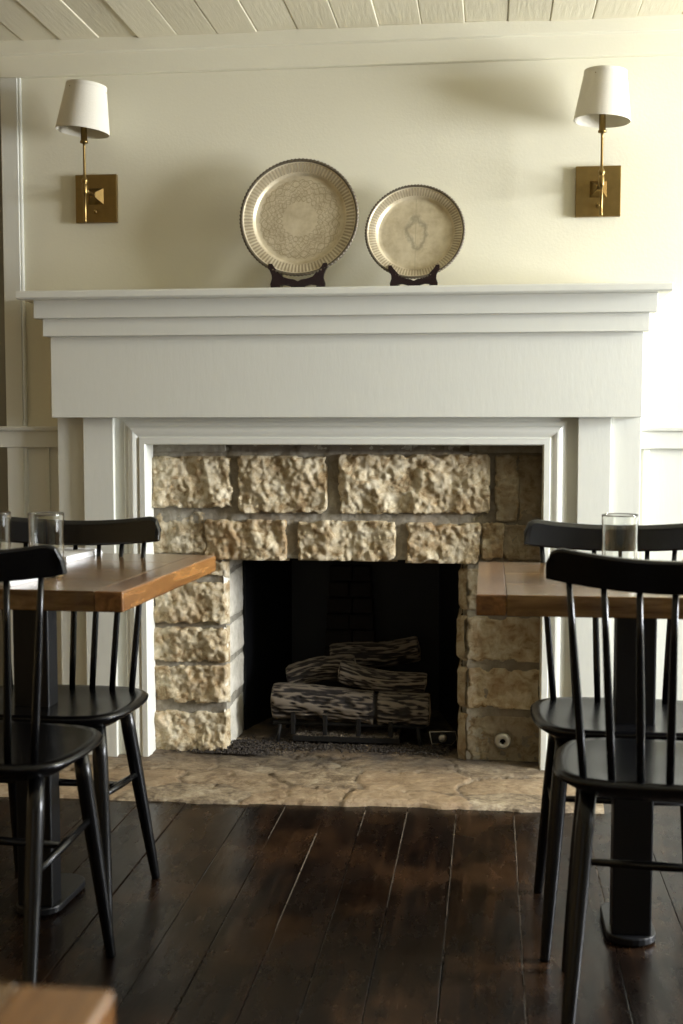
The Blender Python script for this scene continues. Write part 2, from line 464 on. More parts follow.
# ------------------------------------------------------------------ mantel
mt = thing('fireplace_mantel', 'cream painted wooden mantel with deep frieze framing the stone fireplace', 'mantel', (CX, WY, 0))
def part(name, L, mat='trim_paint', bevel=.0018, par=mt):
    return boxes(name, [(x0, x1, y0 - WY, y1 - WY, z0, z1) for x0, x1, y0, y1, z0, z1 in L], mat, par, bevel)
W = WY + .008
o = xprism('shelf', [(.008, 1.423), (-.222, 1.423), (-.224, 1.418), (-.224, 1.404), (-.219, 1.400), (.008, 1.400)], -.931, .931, 'trim_paint', mt, .0015)
part('upper_fascia', [(-.898, .898, 3.488, W, 1.348, 1.402)])
part('lower_fascia', [(-.880, .880, 3.512, W, 1.297, 1.350)])
part('frieze', [(-.867, .867, 3.540, W, 1.057, 1.299)])
for s in (-1, 1):
    def sx(a, b_): return (a, b_) if s > 0 else (-b_, -a)
    a, b_ = sx(.788, .872)
    part('stile', [(a, b_, 3.602, W, 0.0, 1.059)])
    a, b_ = sx(.692, .786)
    part('pilaster', [(a, b_, 3.586, W, 0.0, 1.059)])
    a, b_ = sx(.640, .694)
    part('inner_panel', [(a, b_, 3.607, W, 0.0, 1.059)])
part('inner_panel', [(-.641, .641, 3.607, W, 1.040, 1.059)])
# moulded picture-frame surround with mitred corners
def moulding():
    ix, iz = .594, .976
    # profile: (outward distance from opening, y)
    prof = [(0, WY + .018), (0, 3.597), (.003, 3.593), (.019, 3.593), (.021, 3.597), (.024, 3.598), (.032, 3.594), (.040, 3.592), (.047, 3.593), (.053, 3.597), (.057, 3.602), (.066, 3.603), (.070, 3.6065), (.074, W)]
    bm = bmesh.new(); cols = []
    for (sx_, z0) in ((-1, 0), (-1, 1), (1, 1), (1, 0)):
        ring = []
        for d, y in prof:
            z = (iz + d) if z0 else 0.0
            ring.append(bm.verts.new((sx_ * (ix + d), y - WY, z)))
        cols.append(ring)
    for a, b_ in zip(cols[:-1], cols[1:]):
        for i in range(len(prof) - 1):
            bm.faces.new((a[i], b_[i], b_[i + 1], a[i + 1]))
    return obj('surround_frame', bm, 'frame_paint', mt, False, 0)
moulding()

# ------------------------------------------------------------------ stone surround
st = thing('stone_surround', 'rough limestone block fireplace surround with grey mortar inside the cream mantel', 'fireplace surround', (CX, 3.70, 0))
SY = 3.695                                       # mean mortar face
def fbm(p, sc, oc=5, h=.9): return noise.fractal(Vector(p) * sc, h, 2.1, oc)
def smooth01(t): t = max(0, min(1, t)); return t * t * (3 - 2 * t)

def add_attr(me, name, vals):
    a = me.attributes.new(name, 'FLOAT', 'POINT'); a.data.foreach_set('value', vals)

STONES = [  # x0,z1,x1,z0, protrusion, tint, wash_shade
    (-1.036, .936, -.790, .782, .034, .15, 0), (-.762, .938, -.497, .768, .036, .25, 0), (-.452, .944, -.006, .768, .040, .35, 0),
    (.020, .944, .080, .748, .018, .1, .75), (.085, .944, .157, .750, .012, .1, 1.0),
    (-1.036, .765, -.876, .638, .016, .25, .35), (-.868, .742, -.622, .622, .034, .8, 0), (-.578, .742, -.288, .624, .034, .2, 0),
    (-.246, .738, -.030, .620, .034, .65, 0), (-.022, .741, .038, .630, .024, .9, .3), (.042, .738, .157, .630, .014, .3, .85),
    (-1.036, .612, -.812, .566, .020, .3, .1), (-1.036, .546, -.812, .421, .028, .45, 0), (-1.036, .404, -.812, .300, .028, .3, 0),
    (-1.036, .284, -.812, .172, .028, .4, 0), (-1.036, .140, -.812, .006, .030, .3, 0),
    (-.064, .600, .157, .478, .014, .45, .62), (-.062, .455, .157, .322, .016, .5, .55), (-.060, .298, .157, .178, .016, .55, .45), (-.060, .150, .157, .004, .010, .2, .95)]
me_v, me_f, tints, wash_shades = [], [], [], []
for si, (x0, z1, x1, z0, pr, tint, wash_shade) in enumerate(STONES):
    x0 -= .009; x1 += .009; z0 -= .006; z1 += .006
    step = .0044
    nx = max(6, int((x1 - x0) / step)); nz = max(6, int((z1 - z0) / step))
    base = len(me_v); ph = si * 3.7
    rough = 1.0 if wash_shade < .4 else .45
    for j in range(nz + 1):
        for i in range(nx + 1):
            u, v = i / nx, j / nz
            x = x0 + (x1 - x0) * u; z = z0 + (z1 - z0) * v
            ed = .007
            dx = min(x - x0, x1 - x); dz = min(z - z0, z1 - z)
            # ragged outline
            wob = .013 * fbm((x, ph, z), 22, 5)
            d = min(dx, dz) + wob * (1 if min(dx, dz) > .0001 else 0)
            # rounded corners
            cr = .010
            if dx < cr and dz < cr: d = min(d, cr - math.hypot(cr - dx, cr - dz))
            m = smooth01(d / ed)
            # rock-faced relief: diagonal ridges and pits
            q = Vector((x * 1.25 + z * .55, ph, z * .62 - x * .42))
            rid = 1 - abs(noise.fractal(q * 22, .9, 2.1, 4)) * 1.25
            qq = Vector((x * 1.1 + z * .5, ph + 3, z * .75 - x * .3)) * 15
            hy = noise.hybrid_multi_fractal(qq, .35, 2.3, 6, .6, 1.0)
            vor = noise.voronoi(Vector((x, ph, z * 1.1)) * 42)[0]
            h = .40 * pr + rough * (.0075 * hy + .006 * (rid - .5) + .008 * (vor[1] - vor[0]) + .008 * fbm((x, ph, z), 9, 2) + .0045 * noise.turbulence(Vector((x, ph, z)) * 120, 4, True) - .008)
            y = SY + .014 - m * (.018 + pr * .25) - m * h
            me_v.append((x - CX, y - 3.70, z))
            tints.append(tint); wash_shades.append(wash_shade * (.8 + .2 * fbm((x, ph, z), 8, 2)))
    for j in range(nz):
        for i in range(nx):
            a = base + j * (nx + 1) + i
            me_f.append((a, a + 1, a + nx + 2, a + nx + 1))
me = bpy.data.meshes.new('stonework'); me.from_pydata(me_v, [], me_f); me.update()
add_attr(me, 'tint', tints); add_attr(me, 'wash_shade', wash_shades)
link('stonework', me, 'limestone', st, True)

# mortar face (heightfield with the opening left out) with solid sides
def mortar():
    V, F, idx = [], [], {}
    step = .007
    X0, X1, Z0, Z1 = -1.04, .160, 0.0, .985
    nx = int((X1 - X0) / step); nz = int((Z1 - Z0) / step)
    OX0, OX1, OZ = -.816, -.064, .628
    def vid(i, j):
        if (i, j) not in idx:
            x = X0 + (X1 - X0) * i / nx; z = Z0 + (Z1 - Z0) * j / nz
            y = SY - .010 + .004 * fbm((x, 9, z), 18, 5) + .0025 * fbm((x, 2, z), 70, 3)
            if z > .95: y += .022 * smooth01((z - .948) / .01)
            if z > .60 and -.80 < x < -.06: y -= .003
            idx[(i, j)] = len(V); V.append((x - CX, y - 3.70, z))
        return idx[(i, j)]
    for j in range(nz):
        for i in range(nx):
            x = X0 + (X1 - X0) * (i + .5) / nx; z = Z0 + (Z1 - Z0) * (j + .5) / nz
            if OX0 < x < OX1 and z < OZ: continue
            F.append((vid(i, j), vid(i + 1, j), vid(i + 1, j + 1), vid(i, j + 1)))
    me = bpy.data.meshes.new('mortar'); me.from_pydata(V, [], F); me.update()
    add_attr(me, 'tint', [.15] * len(V))
    add_attr(me, 'wash_shade', [max(.75 * smooth01((v[0] + CX + .04) / .05), .9 * smooth01((v[2] - .945) / .012), .12) for v in V])
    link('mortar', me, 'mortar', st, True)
mortar()
# solid core behind the face so the masonry has its real depth
part_core = boxes('masonry_core', [(-.599, -.371, -.006, .26, 0, .985), (.362, .599, .012, .26, 0, .985), (.378, .599, -.008, .02, 0, .985), (-.599, .599, .006, .26, .635, .985)], 'mortar', st)
# returns of the quoins: the dressed stone cheeks either side of the opening
def cheek(side, rows):
    V, F, tn, ws = [], [], [], []
    for (z0, z1, jit) in rows:
        n1, n2 = 26, max(6, int((z1 - z0) / .006)); base = len(V)
        for j in range(n2 + 1):
            for i in range(n1 + 1):
                t = i / n1; v = j / n2; z = z0 + (z1 - z0) * v
                if side < 0:
                    # from the rock face back along the left cheek
                    y = 3.668 + .275 * t; x = -.817 + .006 * t
                    e = smooth01(min(min(t, 1 - t) * 12, min(v, 1 - v) * (z1 - z0) / .010))
                    x += e * (.004 + jit * .6) + .0035 * fbm((y, z, 4), 30, 4)
                    if t < .10: y += .012 * (1 - t / .1)
                else:
                    if t < .35:
                        k = t / .35; x = -.060 - .024 * k; y = 3.676 + .022 * k
                    else:
                        k = (t - .35) / .65; x = -.084 + .004 * k; y = 3.698 + .245 * k
                    e = smooth01(min(v, 1 - v) * (z1 - z0) / .012)
                    x -= e * (.007 + jit) - .003 * fbm((y, z, 8), 30, 4); y -= .004 * e
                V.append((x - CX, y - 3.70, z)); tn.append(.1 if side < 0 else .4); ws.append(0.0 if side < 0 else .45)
        for j in range(n2):
            for i in range(n1):
                a = base + j * (n1 + 1) + i
                F.append((a, a + 1, a + n1 + 2, a + n1 + 1))
    me = bpy.data.meshes.new('quoin_return'); me.from_pydata(V, [], F); me.update()
    add_attr(me, 'tint', tn); add_attr(me, 'wash_shade', ws)
    link('quoin_return', me, 'quoin_return' if side < 0 else 'limestone', st, True)
cheek(-1, [(.582, .626, 0), (.425, .570, .003), (.300, .408, .006), (.175, .286, .004), (.006, .150, .001)])
cheek(1, [(.615, .626, 0), (.478, .602, .001), (.322, .458, .006), (.178, .300, .002), (.004, .158, 0)])
# lintel underside
bm = bmesh.new(); box(bm, -.817 - CX, -.060 - CX, -.02, .245, .628, .636); obj('lintel_soffit', bm, 'mortar', st)
# round pipe flange on the lower right block
bm = bmesh.new(); lathe(bm, [(.0085, 0), (.0085, .010), (.013, .012), (.020, .011), (.0245, .006), (.0255, 0)], 28)
bmesh.ops.rotate(bm, verts=bm.verts, cent=(0, 0, 0), matrix=Matrix.Rotation(PI / 2, 3, 'X'))
fl = obj('pipe_flange', bm, 'steel', st, True); fl.location = (.045 - CX, -.026, .079); fl['label'] = 'round grey metal flange'
bm = bmesh.new()
box(bm, -.0035, .0035, -.003, .004, -.009, .009); box(bm, -.009, .009, -.003, .004, -.0035, .0035)
k_ = obj('valve_socket', bm, 'dark_seam', fl); k_.location = (0, -.002, 0)
bm = bmesh.new(); lathe(bm, [(0, 0), (.0085, 0)], 20)
bmesh.ops.rotate(bm, verts=bm.verts, cent=(0, 0, 0), matrix=Matrix.Rotation(PI / 2, 3, 'X'))

# ------------------------------------------------------------------ firebox
fb = thing('firebox', 'black sheet metal firebox lining inside the stone fireplace opening', 'firebox', (CX, 3.94, 0))
def shell(name, pts, mat, faces):
    me = bpy.data.meshes.new(name); me.from_pydata(pts, [], faces); me.update()
    o = link(name, me, mat, fb); s = o.modifiers.new('thick', 'SOLIDIFY'); s.thickness = .006; s.offset = 1
    return o
zt = .66
shell('side_panel', [(-.365, 0, 0), (-.27, .38, 0), (-.27, .38, zt), (-.365, 0, zt)], 'firebox_metal', [(0, 1, 2, 3)])
shell('side_panel', [(.358, 0, 0), (.27, .38, 0), (.27, .38, zt), (.358, 0, zt)], 'firebox_metal', [(3, 2, 1, 0)])
shell('back_panel', [(-.275, .38, 0), (.275, .38, 0), (.275, .38, zt), (-.275, .38, zt)], 'firebox_metal', [(0, 1, 2, 3)])
shell('top_panel', [(-.38, -.02, zt), (.38, -.02, zt), (.275, .385, zt), (-.275, .385, zt)], 'firebox_metal', [(0, 1, 2, 3)])
# upright refractory brick pier faintly seen at the back
bm = bmesh.new()
for k in range(9):
    z0 = .02 + k * .058; tw = .105 - .004 * k
    off = .0 if k % 2 else .012
    box(bm, -.05 - tw, -.05 + off - .004, .330, .378, z0, z0 + .052); box(bm, -.05 + off, -.05 + tw, .330, .378, z0, z0 + .052)
obj('refractory_brick', bm, 'sooty_brick', fb, False, .004)

# ------------------------------------------------------------------ hearth
def hearth():
    X0, X1, Y0, Y1 = -1.42, .31, 3.20, 4.32
    rr = random.Random(21)
    seeds = []
    for row, yy in enumerate((3.27, 3.41, 3.57, 3.76, 3.95, 4.16)):
        x = X0 + rr.uniform(0, .12)
        while x < X1 + .1:
            seeds.append((x, yy + rr.uniform(-.035, .035), rr.random(), rr.uniform(-.004, .003))); x += rr.uniform(.20, .42)
    V, F, seam, tint, soot = [], [], [], [], []
    st_ = .0075
    nx = int((X1 - X0) / st_); ny = int((.52) / st_) + 32
    ys = [Y0 + st_ * j for j in range(int(.52 / st_))]
    while ys[-1] < Y1: ys.append(ys[-1] + .018)
    for j, y in enumerate(ys):
        for i in range(nx + 1):
            x = X0 + (X1 - X0) * i / nx
            wx = x + .035 * fbm((x, y, 1), 5, 4); wy = y + .028 * fbm((x, y, 7), 6, 4)
            ds = sorted(((math.hypot((wx - s[0]) * .62, wy - s[1]), k) for k, s in enumerate(seeds) if abs(s[0] - wx) < .5 and abs(s[1] - wy) < .35))[:2]
            e = ds[1][0] - ds[0][0]
            s = 1 - smooth01(e / .009)
            sd = seeds[ds[0][1]]
            z = .016 + sd[3] - .006 * s * (1 if sd[2] > .35 else .2) + .0028 * fbm((x, y, 3), 7, 6) + .0016 * fbm((x * .5, y, 5), 50, 4) + .0045 * abs(fbm((x * .5, y * 1.2, 15), 14, 6)) - (.007 * smooth01(1 - abs(fbm((x * .8, y, 31), 6, 4)) / .035) if fbm((x, y, 40), 3, 2) > .05 else 0)
            yy = y
            front = Y0 + .022 * fbm((x, 0, 9), 2.2, 3) - .008 * fbm((x, 3, 2), 12, 3) + .055 * (x + 1.05) / 1.6
            if j < 9: yy = max(y, front + j * .002)
            if j == 0: z = -.012
            elif j < 9: z -= .010 * (1 - smooth01(j / 9))
            yy = max(yy, front)
            V.append((x, yy, z)); seam.append(s * (.8 if sd[2] > .5 else .45)); tint.append(sd[2])
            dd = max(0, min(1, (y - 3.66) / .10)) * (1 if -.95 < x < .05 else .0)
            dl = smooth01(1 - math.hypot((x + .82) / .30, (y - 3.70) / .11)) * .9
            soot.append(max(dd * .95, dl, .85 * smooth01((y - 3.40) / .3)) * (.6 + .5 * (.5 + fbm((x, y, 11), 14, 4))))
    for j in range(len(ys) - 1):
        for i in range(nx):
            a = j * (nx + 1) + i; F.append((a, a + 1, a + nx + 2, a + nx + 1))
    me = bpy.data.meshes.new('hearth'); me.from_pydata(V, [], F); me.update()
    add_attr(me, 'seam', seam); add_attr(me, 'tint', tint); add_attr(me, 'soot', [max(0, min(1, s)) for s in soot])
    o = link('hearth', me, 'hearth', None, True)
    tag(o, 'low flagstone hearth slab laid in front of the fireplace', 'hearth')
hearth()

# ------------------------------------------------------------------ gas log set
gr = thing('fire_grate', 'black iron grate with four upturned prongs carrying the logs', 'fire grate', (CX, 3.86, .018))
for x in (-.24, .24):
    for ya, yb_ in ((-.06, -.055), (.14, .13)):
        bm = bmesh.new(); tube(bm, [(x * .96, ya, 0), (x * .92, yb_, .06)], [.006, .006], 8)
        obj('leg', bm, 'grate_iron', gr, True)
bm = bmesh.new()
for y in (-.045, .12): tube(bm, [(-.245, y, .062), (.245, y, .062)], [.007, .007], 8)
obj('cross_bar', bm, 'grate_iron', gr, True)
for x in (-.178, -.075, .032, .135):
    bm = bmesh.new()
    box(bm, x - .007, x + .007, -.062, .14, .066, .074); box(bm, x - .007, x + .007, -.066, -.058, .03, .108); box(bm, x - .0075, x + .0075, -.070, -.055, .102, .110)
    obj('prong', bm, 'grate_iron', gr, False, .0015)

def log(name, p0, p1, r0, r1, seed, label, cuts=()):
    p0, p1 = Vector(p0), Vector(p1); L = (p1 - p0).length; mid = (p0 + p1) / 2
    V, F, rid = [], [], []
    na, nl = 72, max(24, int(L / .006))
    for i in range(nl + 1):
        t = i / nl; s = (t - .5) * L
        r = r0 + (r1 - r0) * t
        e = min(t, 1 - t) * L
        if e < .008: r *= .90 + .10 * e / .008
        for k in range(na):
            a = 2 * PI * k / na
            q = Vector((s * 9, math.cos(a) * r * 95 + seed, math.sin(a) * r * 95))
            rg = 1 - min(1, abs(noise.fractal(q, .8, 2.0, 3)) * 2.4)
            h = 1 - rg ** 1.6
            for c in cuts:
                if abs(t - c) < .014: h *= .1
            rr = r * (1 + .05 * noise.noise(Vector((s * 8, seed, a)))) + (h - .55) * .011
            bend = .01 * math.sin(t * PI * 1.3 + seed)
            V.append((s, math.cos(a) * rr, math.sin(a) * rr + bend)); rid.append(h)
    for i in range(nl):
        for k in range(na):
            a = i * na + k; b_ = i * na + (k + 1) % na; F.append((a, b_, b_ + na, a + na))
    me = bpy.data.meshes.new(name); me.from_pydata(V, [], F); me.update(); add_attr(me, 'ridge', rid)
    root = thing(name, label, 'log', mid)
    d = (p1 - p0).normalized()
    root.rotation_euler = (0, -math.asin(d.z), math.atan2(d.y, d.x)); root['group'] = 'ceramic logs on the grate'
    link('bark', me, 'bark', root, True)
    for sgn, r in ((-1, r0), (1, r1)):
        bm = bmesh.new()
        ring = [bm.verts.new((sgn * (L / 2 - .001), math.cos(2 * PI * k / 40) * r * .93, math.sin(2 * PI * k / 40) * r * .93 + .01 * math.sin((0 if sgn < 0 else 1) * PI * 1.3 + seed))) for k in range(40)]
        c = bm.verts.new((sgn * (L / 2 + .004), 0, .01 * math.sin((0 if sgn < 0 else 1) * PI * 1.3 + seed)))
        for k in range(40): bm.faces.new((ring[k], ring[(k + 1) % 40], c))
        obj('cut_end', bm, 'log_end', root, True)
    return root
log('log', (-.690, 3.838, .137), (-.184, 3.842, .137), .052, .050, 1.3, 'long thick bark log lying level at the front of the grate', cuts=(.66,))
log('log', (-.655, 3.915, .205), (-.430, 3.930, .246), .036, .040, 6.1, 'grey rounded log resting behind the front log at its left')
log('log', (-.478, 3.865, .242), (-.200, 3.875, .200), .034, .028, 9.4, 'split log with pale broken end lying across the front log')
log('log', (-.520, 4.00, .252), (-.230, 4.02, .300), .040, .038, 14.2, 'dark charred log stacked at the top back of the pile')
# ember pan
bm = bmesh.new()
box(bm, -.178, .165, -.055, .10, .0, .006); box(bm, -.178, .165, -.060, -.054, .0, .016)
pan = obj('ember_pan', bm, 'grate_iron', None, False, .001); pan.location = (CX, 3.845, .030)
tag(pan, 'shallow black metal burner pan on the hearth below the grate', 'burner pan')
def chunks(name, n, fn, smin, smax, mat, label, seed):
    rr = random.Random(seed); V, F = [], []
    for _ in range(n):
        x, y, z = fn(rr); s = rr.uniform(smin, smax); b_ = len(V)
        pts = [(1, 0, 0), (-1, 0, 0), (0, 1, 0), (0, -1, 0), (0, 0, 1), (0, 0, -1)]
        a = rr.uniform(0, PI); ca, sa = math.cos(a), math.sin(a)
        for p in pts:
            px, py, pz = [q * s * rr.uniform(.5, 1.2) for q in p]
            V.append((x + px * ca - py * sa, y + px * sa + py * ca, z + pz * .6 + s * .3))
        for f in ((0, 2, 4), (2, 1, 4), (1, 3, 4), (3, 0, 4), (2, 0, 5), (1, 2, 5), (3, 1, 5), (0, 3, 5)): F.append(tuple(b_ + q for q in f))
    me = bpy.data.meshes.new(name); me.from_pydata(V, [], F); me.update()
    o = link(name, me, mat); o['kind'] = 'stuff'; tag(o, label, name); return o
chunks('embers', 2600, lambda r: (CX + r.uniform(-.172, .160), 3.845 + r.uniform(-.050, .095), .038 + r.uniform(0, .010)), .002, .0050, 'ash', 'pale brown ember granules filling the burner pan', 3)
def deb(r):
    if r.random() < .5:
        x = r.gauss(-.79, .07); y = 3.69 + abs(r.gauss(0, .07)) - .055; z = .022 + .020 * max(0, 1 - math.hypot((x + .80) / .1, (y - 3.72) / .09)) * r.random()
    else:
        x = r.uniform(-.80, -.12); y = r.gauss(3.76, .035); z = .022
    return x, max(3.60, y), z
chunks('debris', 1900, deb, .0020, .0078, 'soot_chunks', 'scattered dark charred bits on the hearth by the opening', 5)
chunks('gravel', 420, lambda r: (r.uniform(-.80, -.14), max(3.62, r.gauss(3.765, .035)), .022), .0015, .0042, 'ash', 'pale crumbs scattered in front of the fire grate', 8)
# gas valve at right
gv = thing('gas_valve', 'small gas valve with round silver knob in metal bracket at fireplace lower right', 'gas valve', (-.135, 3.80, .018))
bm = bmesh.new(); box(bm, -.048, .036, .012, .020, .006, .052); 
obj('bracket', bm, 'firebox_metal', gv, False, .003)
bm = bmesh.new(); tube(bm, [(-.048, .0, .050), (.034, .0, .054), (.038, .0, .030), (.022, .0, .010), (-.040, .0, .012), (-.048, 0, .050)], [.0018] * 6, 8)
obj('wire_guard', bm, 'steel', gv, True)
bm = bmesh.new(); lathe(bm, [(0, .02), (.011, .02), (.013, .016), (.013, 0), (0, 0)], 24)
bmesh.ops.rotate(bm, verts=bm.verts, cent=(0, 0, 0), matrix=Matrix.Rotation(PI / 2, 3, 'X'))
kb = obj('knob', bm, 'steel', gv, True); kb.location = (-.006, .010, .031); kb['label'] = 'round silver knob'

# ------------------------------------------------------------------ trays and stands
def tray(name, r, tilt, loc, mat, label, depth=.016, flutes=96):
    bm = bmesh.new(); n = flutes * 4
    prof = [(0, 0, 0), (.35, 0, 0), (.66, 0, 0), (.735, .0, 0), (.755, -.15, 0), (.77, -.45, .0), (.80, -.60, .35), (.86, -.78, 1), (.915, -.9, .6), (.935, -1.0, 0), (.95, -1.18, 2), (.975, -1.30, 2), (1.0, -1.12, 2), (.99, -.85, 2), (.95, -.75, 0), (.80, -.25, 0), (.74, .25, 0), (0, .25, 0)]
    rings = []
    for (rf, yf, mod) in prof:
        if rf == 0: rings.append([bm.verts.new((0, yf * depth, 0))]); continue
        ring = []
        for k in range(n):
            a = 2 * PI * k / n; rr = rf * r; yy = yf * depth
            if mod and mod <= 1: yy -= .0016 * mod * abs(math.sin(a * flutes / 2))
            elif mod == 2: rr += .0010 * math.sin(a * flutes); yy -= .0008 * math.sin(a * flutes)
            ring.append(bm.verts.new((rr * math.cos(a), yy, rr * math.sin(a))))
        rings.append(ring)
    for i in range(len(rings) - 1):
        a, b_ = rings[i], rings[i + 1]
        for k in range(n):
            k2 = (k + 1) % n
            if len(a) == 1: bm.faces.new((a[0], b_[k], b_[k2]))
            elif len(b_) == 1: bm.faces.new((a[k], a[k2], b_[0]))
            else: bm.faces.new((a[k], a[k2], b_[k2], b_[k]))
    o = obj(name, bm, mat, None, True)
    o.location = loc; o.rotation_euler = (-tilt, 0, 0)
    return tag(o, label, 'tray')
SH = 1.4235
t1 = math.radians(9); t2 = math.radians(15)
# plate stands: scrolled front with two hooked arms, and two back legs
def stand(x, w, h, label, tilt):
    t = thing('plate_stand', label, 'plate stand', (x, 3.545, SH + .0005)); t['group'] = 'plate stands on the mantel shelf'
    half = [(0, .020), (.06, .024), (.16, .026), (.25, .030), (.33, .042), (.40, .052), (.435, .060), (.50, .060), (.505, .050), (.475, .044), (.445, .034), (.44, .026), (.47, .014), (.46, .004), (.46, 0), (.36, 0), (.355, .006), (.31, .011), (.22, .012), (.13, .009), (.06, .0), (0, .0)]
    pts = [(a * w, b_ / .06 * h) for a, b_ in half]
    outline = pts + [(-a, b_) for a, b_ in reversed(pts[1:-1])]
    bm = bmesh.new(); prism(bm, outline, -.022, -.010); obj('front_bracket', bm, 'stand_wood', t, False, .0012)
    for s in (-1, 1):
        bm = bmesh.new(); sx_ = s * w * .33
        # cradle rail running back and rear upright
        tt = math.tan(tilt)
        def yz(pts2):
            a = [bm.verts.new((sx_ - .004, y, z)) for y, z in pts2]; b2 = [bm.verts.new((sx_ + .004, y, z)) for y, z in pts2]
            bm.faces.new(a); bm.faces.new(b2[::-1]); n = len(a)
            for i in range(n): bm.faces.new((a[i], b2[i], b2[(i + 1) % n], a[(i + 1) % n]))
        yz([(-.012, .0), (-.012, .016), (.014, .020), (.022 + .085 * tt + .006, .10), (.034 + .085 * tt + .006, .10), (.034, .018), (.07, .006), (.07, 0)])
        obj('back_leg', bm, 'stand_wood', t, False, .001)
    return t
stand(-.557, .172, .077, 'dark wood scrolled plate stand holding the larger engraved tray', t1)
stand(-.2215, .146, .067, 'dark wood scrolled plate stand holding the smaller plain tray', t2)
zc1 = 1.461 + .175 * math.cos(t1); zc2 = 1.447 + .1447 * math.cos(t2)
tray('serving_tray', .175, t1, (-.557, 3.552 + .175 * math.sin(t1) - .012, zc1), 'tray_engraved', 'larger round tarnished silver tray with engraved scroll centre on the mantel shelf')
tray('serving_tray', .1447, t2, (-.221, 3.550 + .1447 * math.sin(t2) - .010, zc2), 'tray_plain', 'smaller round silver tray with plain centre and wreath-shaped tarnish on the shelf')

# ------------------------------------------------------------------ wall sconces
def sconce(x, z, roll, label):
    t = thing('wall_sconce', label, 'wall lamp', (x, WY, z)); t['group'] = 'brass wall sconces over the mantel'
    bm = bmesh.new(); box(bm, -.0645, .0645, -.017, 0, -.072, .072); obj('backplate', bm, 'brass', t, False, .002)
    # pyramid boss
    bm = bmesh.new(); b0 = [bm.verts.new((sx_ * .024, -.017, sz * .024 + .006)) for sx_, sz in ((-1, -1), (1, -1), (1, 1), (-1, 1))]
    b1 = [bm.verts.new((sx_ * .007, -.046, sz * .007 + .006)) for sx_, sz in ((-1, -1), (1, -1), (1, 1), (-1, 1))]
    bm.faces.new(b1)
    for k in range(4): bm.faces.new((b0[k], b0[(k + 1) % 4], b1[(k + 1) % 4], b1[k]))
    obj('boss', bm, 'brass', t)
    bm = bmesh.new(); lathe(bm, [(0, .014), (.004, .0135), (.0058, .010), (.004, .005), (.003, 0), (0, 0)], 16)
    bmesh.ops.rotate(bm, verts=bm.verts, cent=(0, 0, 0), matrix=Matrix.Rotation(PI / 2, 3, 'X'))
    k2 = obj('switch_knob', bm, 'brass', t, True); k2.location = (0, -.017, -.041)
    bm = bmesh.new(); tube(bm, [(0, -.044, .006), (0, -.12, .006)], [.0055, .0055], 12); obj('arm', bm, 'brass', t, True)
    bm = bmesh.new()
    lathe(bm, [(0, -.088), (.004, -.088), (.0052, -.084), (.0045, -.078), (.0045, -.008), (.0075, -.006), (.0085, 0), (.0085, .014), (.0075, .022), (.0060, .024), (.0085, .028), (.0105, .033), (.0085, .038), (.0050, .043),
               (.0038, .055), (.0038, .128), (.0040, .140), (.0115, .142), (.0120, .147), (.0095, .150), (.0095, .198), (0, .198)], 20)
    stem = obj('stem', bm, 'brass', t, True); stem.location = (0, -.12, 0)
    # shade: thin fabric wall with trim bands, open both ends
    bm = bmesh.new(); n = 64; h = .136; zb = .173
    prof = [(.0780, 0), (.0786, .0), (.0788, .0005), (.0782, .0065), (.0778, .0085)]
    prof += [(.0776 - .0178 * q, .010 + (h - .020) * q) for q in (0, .04, .25, .5, .75, .96, 1)]
    prof += [(.0600, h - .0085), (.0598, h - .0065), (.0594, h - .0005), (.0592, h), (.0586, h), (.0584, h - .002), (.0590, h - .01), (.0675, h / 2), (.0760, .010), (.0768, .001)]
    lathe(bm, prof, n)
    for v in bm.verts: v.co.z -= h / 2
    sh = obj('lamp_shade', bm, 'lamp_fabric', t, True); sh.location = (.003, -.12, zb + h / 2); sh.rotation_euler = (0, roll, 0)
    bm = bmesh.new()
    for k in range(3):
        a = k * 2 * PI / 3; tube(bm, [(0, 0, .045), (.063 * math.cos(a), .063 * math.sin(a), .050)], [.0012, .0012], 6)
    lathe(bm, [(.0, .040), (.008, .040), (.008, .050), (0, .050)], 12)
    sp = obj('shade_spider', bm, 'brass', sh, True)
    return t
sconce(-1.1945, 1.7205, math.radians(6), 'left brass wall sconce with tilted cream fabric shade, left of the larger tray')
sconce(.303, 1.7085, math.radians(3.5), 'right brass wall sconce with cream fabric shade, right of the smaller tray')

